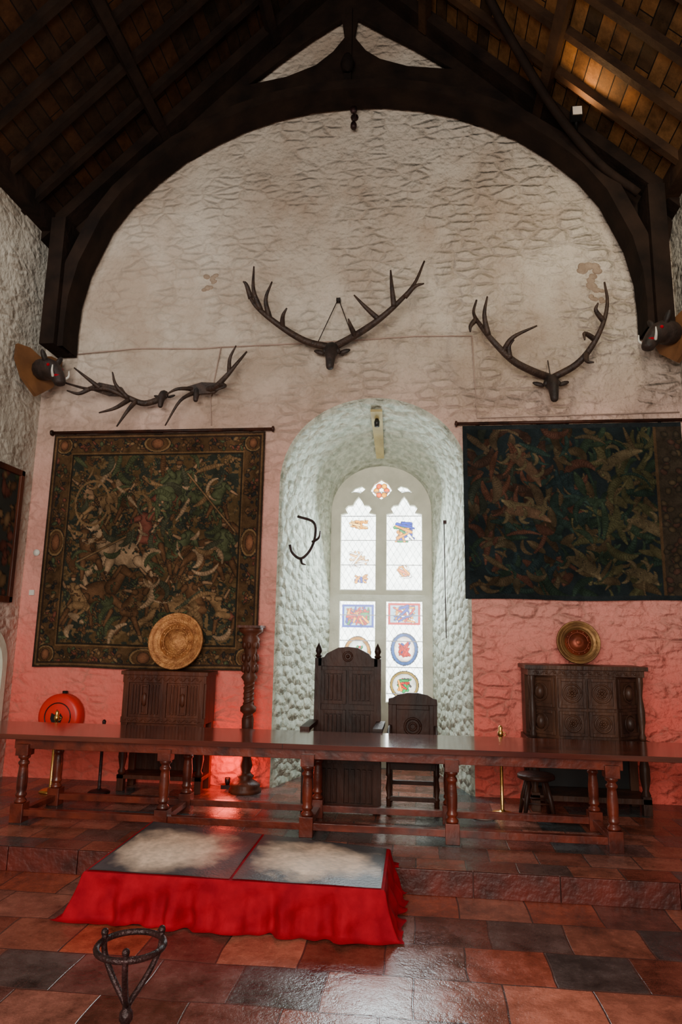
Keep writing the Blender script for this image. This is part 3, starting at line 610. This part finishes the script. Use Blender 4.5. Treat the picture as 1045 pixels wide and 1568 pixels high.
# ------------------------------------------------------------------ small objects
def stanchion(x,y,h,m,nm):
    b=MB();b.lathe([(.11,0),(.11,.012),(.09,.025),(.03,.035),(.016,.05),(.016,h-.1),(.026,h-.095),(.026,h-.06),(.016,h-.05),(.02,h-.02),(.012,h-.005),(.001,h)],(x,y,0),0,14);b.torus((x+.03,y,h-.08),.018,.004,0,n=12,k=5);b.obj(nm,[m])
stanchion(-3.72,6.86,.80,brasst,'rope_stanchion');stanchion(-3.22,6.9,.72,iron,'rope_stanchion');stanchion(.79,6.75,.80,brasst,'rope_stanchion')
b=MB();b.lathe([(.001,-.10),(.2,-.10),(.235,-.085),(.245,-.06),(.245,.03),(.2,.04),(.001,.04)],(-3.94,7.38,.68),0,36,'y');b.torus((-3.94,7.275,.68),.15,.006,1,n=30)
b.prism([(-4.0,.62),(-3.96,.6),(-3.9,.62),(-3.88,.68),(-3.91,.72),(-3.92,.68),(-3.95,.76),(-3.97,.7),(-4.01,.72),(-4.02,.66)],7.27,7.283,1)
b.tube([(-3.94,7.4,.0),(-3.94,7.4,.95)],.03,1,8);b.obj('fire_hose_reel',[redpaint,blackp])
b=MB();b.lathe([(.001,.38),(.16,.38),(.17,.37),(.17,.345),(.15,.335),(.001,.335)],(1.1,6.72,0),0,24)
for i in range(4):
    a=math.pi/4+i*math.pi/2;c,s_=math.cos(a),math.sin(a);b.tube([(1.1+.10*c,6.72+.10*s_,.35),(1.1+.15*c,6.72+.15*s_,.17),(1.1+.19*c,6.72+.19*s_,.0)],[.018,.024,.016],0,8)
    a2=a+math.pi/2;b.tube([(1.1+.155*c,6.72+.155*s_,.14),(1.1+.155*math.cos(a2),6.72+.155*math.sin(a2),.14)],.01,0,6)
b.obj('round_stool',[oakblk])
b=MB();b.lathe([(.001,0),(.085,.0),(.09,.02),(.09,.4),(.075,.45),(.03,.48),(.025,.52),(.001,.52)],(2.55,6.7,0),0,20);b.box(2.53,2.57,6.63,6.7,.5,.54,1);b.tube(cr([(2.53,6.65,.52),(2.46,6.62,.45),(2.47,6.6,.3),(2.48,6.62,.2)],5),.011,1,6);b.obj('fire_extinguisher',[redpaint,blackp])
b=MB();b.torus((.60,6.62,.012),.10,.008,0,'z');b.torus((.61,6.63,.02),.09,.008,0,'z');b.obj('cable_coil',[white])
x=-2.0;b=MB();b.box(x-.06,x+.06,7.29,7.37,0,.04,0);b.lathe([(.02,.0),(.03,.03),(.03,.07),(.024,.07),(.02,.04)],(x,7.33,.04),0,12);b.obj('floor_uplight',[blackp])
# ------------------------------------------------------------------ antlers
def tinepath(b,pts,r0,m=0,n=5):
    P=cr(pts,n);k=len(P);b.tube(P,[r0*(1-.8*(i/(k-1))**1.3)+.003 for i in range(k)],m,8)
def skull(b,x,y,z,s=1,m=1):
    b.tube(cr([(x,y+.04,z+.07*s),(x,y-.03,z+.03*s),(x,y-.10*s,z-.05*s),(x,y-.13*s,z-.15*s),(x,y-.13*s,z-.2*s)],4),[.03*s,.05*s,.062*s,.068*s,.07*s,.068*s,.062*s,.056*s,.05*s,.046*s,.043*s,.04*s,.038*s,.036*s,.034*s,.03*s,.018*s],m,10)
    for sx in(-1,1): b.ell((x+sx*.055*s,y-.06*s,z-.0*s),(.028*s,.03*s,.028*s),m,8,6);b.ell((x+sx*.11*s,y-.0,z+.02*s),(.06*s,.015*s,.022*s),m,8,6,Matrix.Rotation(sx*-.3,3,'Y'))
b=MB();x,z=-.97,4.86;Y0=7.33
def c(px,py,dy=0,kx=.0078,kz=.0082): return (x+(px-508)*kx,Y0-dy,z+(540-py)*kz)
skull(b,x,Y0,z,1.3)
tinepath(b,[c(506,530),c(470,526,.12),c(435,510,.25),c(402,485,.3),c(386,462,.25),c(376,436,.2)],.043)
for t in([c(405,487,.3),c(395,460,.36),c(394,424,.36)],[c(418,497,.28),c(414,475,.36),c(423,450,.38)],[c(437,511,.24),c(440,500,.34),c(447,492,.4)],[c(388,466,.25),c(383,450,.33),c(378,445,.34)]): tinepath(b,t,.03)
def c2(px,py,dy=0): return c(px,py,dy,.0075)
tinepath(b,[c2(510,530),c2(545,520,.12),c2(580,507,.25),c2(612,484,.3),c2(636,455,.26),c2(652,416,.2)],.043)
for t in([c2(583,505,.25),c2(562,490,.34),c2(546,474,.36)],[c2(606,490,.3),c2(603,465,.36),c2(601,439,.36)],[c2(622,476,.3),c2(637,465,.36),c2(651,461,.36)],[c2(545,520,.14),c2(540,512,.24),c2(537,505,.3)]): tinepath(b,t,.03)
for px in(487,541): b.tube([c(515,450,-.07),c(px,522,.03)],.006,1,5)
b.box(x+.03,x+.08,Y0+.05,YB-.005,z+.7,z+.74,1)
b.obj('antler_trophy',[antl,bone])
b=MB();x,z=1.51,4.40
def c(px,py,dy=0): return (x+(px-845)*.0073,Y0-dy,z+(590-py)*.0078)
skull(b,x,Y0,z,1.2)
tinepath(b,[c(842,577),c(815,573,.12),c(785,562,.22),c(758,540,.3),c(738,512,.28),c(728,488,.22),c(733,466,.2)],.043)
for t in([c(748,528,.3),c(742,500,.36),c(747,472,.36)],[c(770,550,.26),c(783,535,.36),c(818,520,.38)],[c(730,500,.25),c(722,512,.3),c(721,522,.32)],[c(780,560,.24),c(778,545,.3),c(785,537,.34)]): tinepath(b,t,.03)
tinepath(b,[c(850,577),c(880,565,.12),c(900,545,.22),c(916,515,.28),c(926,480,.24),c(926,445,.18)],.04)
for t in([c(893,553,.2),c(890,570,.3),c(898,574,.34)],[c(905,535,.24),c(888,530,.32),c(886,542,.36)],[c(918,510,.27),c(905,498,.34),c(908,488,.36)]): tinepath(b,t,.028)
b.tube([(x,Y0,z+.1),(x,YB-.01,z+.35)],.006,1,5);b.obj('antler_trophy',[antl,bone])
b=MB();x,z=-2.98,4.35
def c(px,py,dy=0): return (x+(px-250)*.0080,Y0-dy,z+(610-py)*.0082)
skull(b,x+.0,Y0,z+.02,.8)
tinepath(b,[c(248,608),c(225,620,.1),c(203,614,.18),c(175,604,.25),c(145,603,.25),c(104,590,.2)],.038)
for t in([c(205,616,.18),c(190,600,.28),c(184,581,.3)],[c(165,603,.25),c(150,592,.32),c(126,574,.32)],[c(205,618,.18),c(192,635,.3),c(170,642,.32)],[c(215,618,.15),c(208,638,.25),c(194,660,.25)],[c(148,603,.25),c(135,612,.3),c(118,608,.32)]): tinepath(b,t,.026)
b.prism([c(140,600)[::2],c(160,592)[::2],c(195,600)[::2],c(205,614)[::2],c(175,612)[::2]],Y0-.22,Y0-.19,0)
b.obj('antler_trophy',[antl,bone])
b=MB();skull(b,c(303,600)[0],Y0,c(303,600)[2],.8)
tinepath(b,[c(305,598),c(330,600,.12),c(350,588,.2),c(366,570,.22),c(379,550,.18)],.038)
for t in([c(355,583,.2),c(358,565,.28),c(367,547,.3)],[c(340,597,.15),c(352,604,.25),c(338,612,.28)],[c(300,602,.05),c(284,622,.2),c(264,658,.2)],[c(300,598,.05),c(280,604,.2),c(262,612,.2)]): tinepath(b,t,.024)
b.prism([c(285,597)[::2],c(310,590)[::2],c(345,592)[::2],c(330,606)[::2],c(300,608)[::2]],Y0-.10,Y0-.06,0)
b.obj('antler_trophy',[antl,bone])
# corner boar heads on wooden shields
plaq=mat('shield_wood',(.20,.085,.03),(.10,.04,.015),.5,scale=4,bump=.1)
for sd,px_,zc,ang in((1,XL+.17,4.64,66),(-1,XR-.17,4.84,60)):
    b=MB()
    sh=[(-.30,.22),(-.14,.23),(0,.17),(.14,.23),(.30,.22),(.30,.05),(.2,-.15),(.0,-.32),(-.2,-.15),(-.30,.05)]
    b.prism(sh,-.03,.02,0)
    b.tube(cr([(0,-.03,0),(0,-.14,-.01),(0,-.24,-.03),(0,-.34,-.10),(0,-.42,-.2),(0,-.44,-.26)],4),[.10,.12,.125,.13,.13,.13,.127,.122,.118,.112,.106,.10,.092,.085,.08,.075,.07,.068,.065,.06,.03],1,12)
    b.ell((0,-.42,-.16),(.075,.05,.035),2)
    for q in(-1,1):
        b.ell((q*.10,-.24,.10),(.035,.03,.08),1,8,6,Matrix.Rotation(q*.5,3,'Y'));b.ell((q*.09,-.32,-.02),(.02,.02,.02),2,8,6)
        tinepath(b,[(q*.07,-.40,-.17),(q*.11,-.43,-.12),(q*.11,-.43,-.05)],.014,3)
    b.box(-.04,.04,.02,.10,-.06,.06,0)
    o=b.obj('mounted_boar_head',[plaq,bone,redcloth,white]);o.location=(px_,7.05,zc);o.rotation_euler=(0,0,math.radians(sd*ang))
# iron hook in the reveal + cord
b=MB();b.tube(cr([(-1.40,7.75,3.0),(-1.20,7.70,2.92),(-1.17,7.66,2.75),(-1.22,7.62,2.58),(-1.32,7.60,2.48),(-1.42,7.60,2.54),(-1.46,7.62,2.64)],6),.017,0,7)
for t in([(-1.2,7.65,2.68),(-1.12,7.6,2.72),(-1.1,7.58,2.8)],[(-1.32,7.6,2.48),(-1.3,7.56,2.42),(-1.25,7.52,2.40)]): tinepath(b,t,.016)
b.obj('wall_antler_hook',[iron])
b=MB();b.tube([(.33,7.9,2.95),(.335,7.9,2.2),(.34,7.88,1.6)],.006,0,5);b.box(.32,.36,7.87,7.93,2.93,2.97);b.obj('hanging_cord',[iron])
b=MB();b.add([(-.53,7.56,4.22),(-.39,7.56,4.22),(-.41,8.5,3.90),(-.51,8.5,3.90),(-.53,7.56,4.25),(-.39,7.56,4.25),(-.41,8.5,3.93),(-.51,8.5,3.93)],[(0,1,2,3),(4,7,6,5),(0,4,5,1),(1,5,6,2),(2,6,7,3),(3,7,4,0)],0)
b.lathe([(.03,-.08),(.035,-.02),(.02,.02)],(-.46,7.7,4.16),1,10);b.obj('vault_lamp_and_stain',[mat('vault_stain',(.45,.36,.15),(.32,.25,.11),.6,bump=.1),blackp])  # thin slab stands for the yellowish stain beside the vault lamp
b=MB();P=[(-4.3,YB-.012,5.0),(-3.4,YB-.012,5.06),(-2.6,YB-.012,5.03),(-2.35,YB-.012,5.04)];b.tube(P,.008,0,5)
b.tube([(-2.35,YB-.012,5.04),(-2.45,YB-.012,4.4),(-2.42,YB-.012,4.05)],.008,0,5);b.tube([(-2.35,YB-.012,5.04),(-1.2,YB-.012,5.06),(.0,YB-.012,5.1),(.66,YB-.012,5.08)],.008,0,5)
b.tube([(.66,YB-.012,5.08),(.7,YB-.012,4.08),(2.9,YB-.012,4.1)],.008,0,5);b.obj('wall_cable',[mat('cable_pinkish',(.42,.30,.25),(.35,.25,.2),.6,bump=0)])
b=MB();b.lathe([(.05,0),(.05,-.02),(.02,-.03),(.02,-.1),(.045,-.12),(.045,-.16)],(XC+.08,YB,8.1),0,10,'y');b.tube([(XC+.08,YB-.12,8.1),(XC+.08,YB-.12,7.95)],.012,0,6);b.lathe([(.02,0),(.04,-.04),(.04,-.08),(.03,-.1)],(XC+.08,YB-.12,7.95),0,10);b.obj('wall_bracket_lamp',[iron])
b=MB();b.lathe([(.001,-.03),(.04,-.02),(.04,0)],(-4.47,YB,2.52),0,12,'y');b.box(-4.51,-4.45,YB-.02,YB,2.02,2.08);b.obj('light_switch',[white])
rg=random.Random(2)
stn=mat('bare_stone',(.36,.27,.20),(.25,.18,.13),.9,scale=10,bump=.8)
for (x,z,r) in((-2.54,5.91,.10),(2.02,5.78,.15),(2.10,5.55,.10)):
    b=MB()
    for i in range(9): b.ell((x+rg.uniform(-.7,.7)*r,YB+.004,z+rg.uniform(-1,1)*r),(rg.uniform(.3,.55)*r,.016,rg.uniform(.2,.4)*r),0,9,6,Matrix.Rotation(rg.uniform(-.5,.5),3,'Y'))
    b.obj('trim_bare_stones',[stn])
b=MB();x,y,z=1.83,6.9,7.5;b.box(x-.06,x+.06,y-.05,y+.05,z-.08,z+.04,0);b.box(x-.05,x+.05,y-.055,y-.05,z-.07,z+.03,1);b.tube([(x,y,z-.05),(x+.05,y+.25,z-.1)],.015,0,6);b.obj('floodlight',[blackp,white])
# doorway on the left wall
b=MB();XD=XL+.003
dp=[(6.35,0.001),(6.35,1.25)]+[(6.8-.45*math.cos(math.pi*i/12),1.25+.42*math.sin(math.pi*i/12)) for i in range(13)]+[(7.25,0.001)]
n=len(dp);dp2=[(6.8+(a-6.8)*.82,h*.95) for a,h in dp]
vs=[(XD+.04,a,h) for a,h in dp]+[(XD+.04,a,h) for a,h in dp2]+[(XD,a,h) for a,h in dp]+[(XD+.002,a,h) for a,h in dp2]
fs=[]
for i in range(n-1): fs+=[(i,i+1,n+i+1,n+i),(i,2*n+i,2*n+i+1,i+1),(n+i,n+i+1,3*n+i+1,3*n+i)]
b.add(vs,fs,0);b.add([(XD+.004,a,h) for a,h in dp2],[tuple(range(n))],1)
b.obj('door_1',[dressed,mat('lit_recess',(.55,.62,.5),(.45,.52,.4),.8,bump=.1)])  # flat infill, the lit recess beyond the arch put into its pale colour
# ------------------------------------------------------------------ platform with red cloth and hides
c4=[(-2.12,4.42),(-.20,4.40),(-.20,5.2),(-2.14,5.60)]
ZT=.10
per=[]
for i in range(4):
    p,q=Vector(c4[i]),Vector(c4[(i+1)%4]);k=int((q-p).length/.010)
    d=(q-p).normalized();nr=Vector((d.y,-d.x))
    for j in range(k): per.append((p+(q-p)*j/k,nr,min(j,k-j)*.010,i))
n=len(per);cen=Vector((-1.17,4.85));rows=16;b=MB();vs=[]
nf=fbm(2,n+4,40,21)[0];nf2=fbm(2,n+4,14,22)[0];nf[-20:]=nf[0]
for i,(p,nr,dc,e) in enumerate(per):
    w=math.exp(-(dc/.09)**2);dr=((p-cen).normalized()*w+nr*(1-w)).normalized()
    back=p.y>5.14
    zb=.004 if back else -.166
    ph=i*.010
    fold=(math.sin(ph*17+10*nf[i])*.8+.4*math.sin(ph*37+8*nf[i])+1.4*(nf2[i]-.5))*(1-.75*w)
    swag=.5+.5*math.sin(ph*8+5*nf[i])
    for r in range(rows):
        t=r/(rows-1);fl=(.03 if back else .05+.07*w)
        o=.010+fl*t**1.4+ (.010 if back else .046)*min(1,t*1.5)*fold
        o+=0 if back else .03*math.sin(t*9+ph*13)*t*(1-t)*2*(1-w)
        if r>=rows-2: o+=(.02+.03*swag)*(r-rows+3)*.5
        z=ZT+.006-(ZT-zb)*min(1,t*1.1)+(.012*max(0,fold) if r>=rows-3 and not back else 0)
        if r==0: o=0;z=ZT+.006
        vs.append((p.x+dr.x*o,p.y+dr.y*o,z))
fs=[(i*rows+r,((i+1)%n)*rows+r,((i+1)%n)*rows+r+1,i*rows+r+1) for i in range(n) for r in range(rows-1)]
b.add(vs,fs,0,True);b.add([(p.x,p.y,ZT+.006) for p,_,_,_ in per],[tuple(range(n))],0)
b.obj('cloth_covered_platform',[redcloth])
def hide(name,a0,a1,seed,cx,cy):
    C=Canvas(1,1,.010,(.065,.06,.066));f=fbm(C.h,C.w,16,seed);f3=fbm(C.h,C.w,3,seed+1)
    d=np.hypot((C.X-cx)/.46,(C.Y-cy)/.40)+ (f-.5)*.8
    m=np.clip((1.15-d)*1.6,0,1)[...,None]
    C.c=C.c*(.5+f[...,None])
    C.c=C.c*(1-m)+np.array((.92,.68,.52))*(.6+.7*f3[...,None])*m
    ed=(np.minimum(np.minimum(C.X,1-C.X),np.minimum(C.Y,1-C.Y))<.015);C.put(ed,(.05,.045,.045))
    P=[np.array(q) for q in c4]
    def fn(u,v):
        uu=(a0+(a1-a0)*u)[:,None];vv=(1-v)[:,None]*.97+.015
        f_=P[0]*(1-uu)+P[1]*uu;k_=P[3]*(1-uu)+P[2]*uu;xy=f_*(1-vv)+k_*vv
        return np.column_stack([xy,ZT+.012+.004*np.sin(u*12)*np.sin(v*9)])
    return painted_obj(name,C,fn,painted(name+'_m',.42,0,.6,60))
hide('hide_rug',.01,.495,31,.42,.52);hide('hide_rug',.505,.99,47,.5,.5)
# ------------------------------------------------------------------ iron fire-basket stand
b=MB();x,y=-1.09,2.71;zr=.44;zf=-.17
b.torus((x,y,zr),.125,.012,0,'z',32,8)
for i in range(3):
    a=math.radians(-75+120*i);c_,s_=math.cos(a),math.sin(a)
    b.tube(cr([(x+.125*c_,y+.125*s_,zr+.025),(x+.12*c_,y+.12*s_,zr-.04),(x+.075*c_,y+.075*s_,zr-.12),(x+.02*c_,y+.02*s_,zr-.185),(x,y,zr-.21)],5),.0115,0,7)
    b.tube(cr([(x,y,zf+.14),(x+.06*c_,y+.06*s_,zf+.10),(x+.17*c_,y+.17*s_,zf+.012),(x+.21*c_,y+.21*s_,zf+.010)],5),.010,0,7)
    b.ell((x+.125*c_,y+.125*s_,zr+.028),(.015,.015,.015),0,8,6)
b.tube([(x,y,zr-.2),(x,y,zf+.12)],.016,0,10);b.lathe([(.012,-.03),(.026,-.01),(.026,.01),(.012,.03)],(x,y,zr-.24),0,10)
b.obj('iron_fire_basket',[iron])
# ------------------------------------------------------------------ lights
def area(name,loc,tgt,size,p,col,sy=None):
    l=bpy.data.lights.new(name,'AREA');l.energy=p;l.color=col;l.size=size
    if sy: l.shape='RECTANGLE';l.size_y=sy
    o=bpy.data.objects.new(name,l);S.collection.objects.link(o);o.location=loc;o.rotation_euler=(Vector(tgt)-Vector(loc)).to_track_quat('-Z','Y').to_euler();return o
def spot(name,loc,tgt,p,col,ang=70,bl=.6,r=.1):
    l=bpy.data.lights.new(name,'SPOT');l.energy=p;l.color=col;l.spot_size=math.radians(ang);l.spot_blend=bl;l.shadow_soft_size=r
    o=bpy.data.objects.new(name,l);S.collection.objects.link(o);o.location=loc;o.rotation_euler=(Vector(tgt)-Vector(loc)).to_track_quat('-Z','Y').to_euler()
def point(name,loc,p,col,r=.08):
    l=bpy.data.lights.new(name,'POINT');l.energy=p;l.color=col;l.shadow_soft_size=r
    o=bpy.data.objects.new(name,l);S.collection.objects.link(o);o.location=loc
area('hall_fill',(-.8,-2.6,3.0),(-.8,7.4,3.2),4.5,690,(1,.91,.80),3)  # added soft fill from behind the camera, no source modelled there
area('window_daylight',(XW,8.72,2.3),(XW,5,0.9),1.1,130,(.80,.94,1),2.6)
spot('wall_wash_left',(-4.0,5.3,6.5),(-3.2,7.45,5.2),85,(1,.96,.9),115,1,.15)
spot('wall_wash_right',(2.3,5.1,6.6),(1.6,7.45,5.5),125,(1,.88,.64),110,1,.15)
spot('roof_flood',(1.75,6.75,7.35),(2.6,5.6,8.2),42,(1,.62,.28),130,.8)
spot('roof_flood_left',(-4.3,5.6,6.0),(-3.9,5.9,7.2),10,(1,.55,.2),120,.8)
point('uplight_glow_left',(-2.0,7.27,.25),9,(1,.10,.06),.12)
w=bpy.data.worlds.new('world');S.world=w;w.use_nodes=True;w.node_tree.nodes['Background'].inputs[0].default_value=(.50,.78,.9,1);w.node_tree.nodes['Background'].inputs[1].default_value=.30
# ------------------------------------------------------------------ camera
cd=bpy.data.cameras.new('camera');cam=bpy.data.objects.new('camera',cd);S.collection.objects.link(cam)
cd.sensor_fit='VERTICAL';cd.sensor_height=36;cd.sensor_width=24;cd.lens=1025.1/1568*36
cam.matrix_world=Matrix.Translation((0,0,1.62))@Matrix.Rotation(math.radians(6.491),4,'Z')@Matrix.Rotation(math.radians(100.403),4,'X')@Matrix.Rotation(math.radians(.94),4,'Z')
S.camera=cam
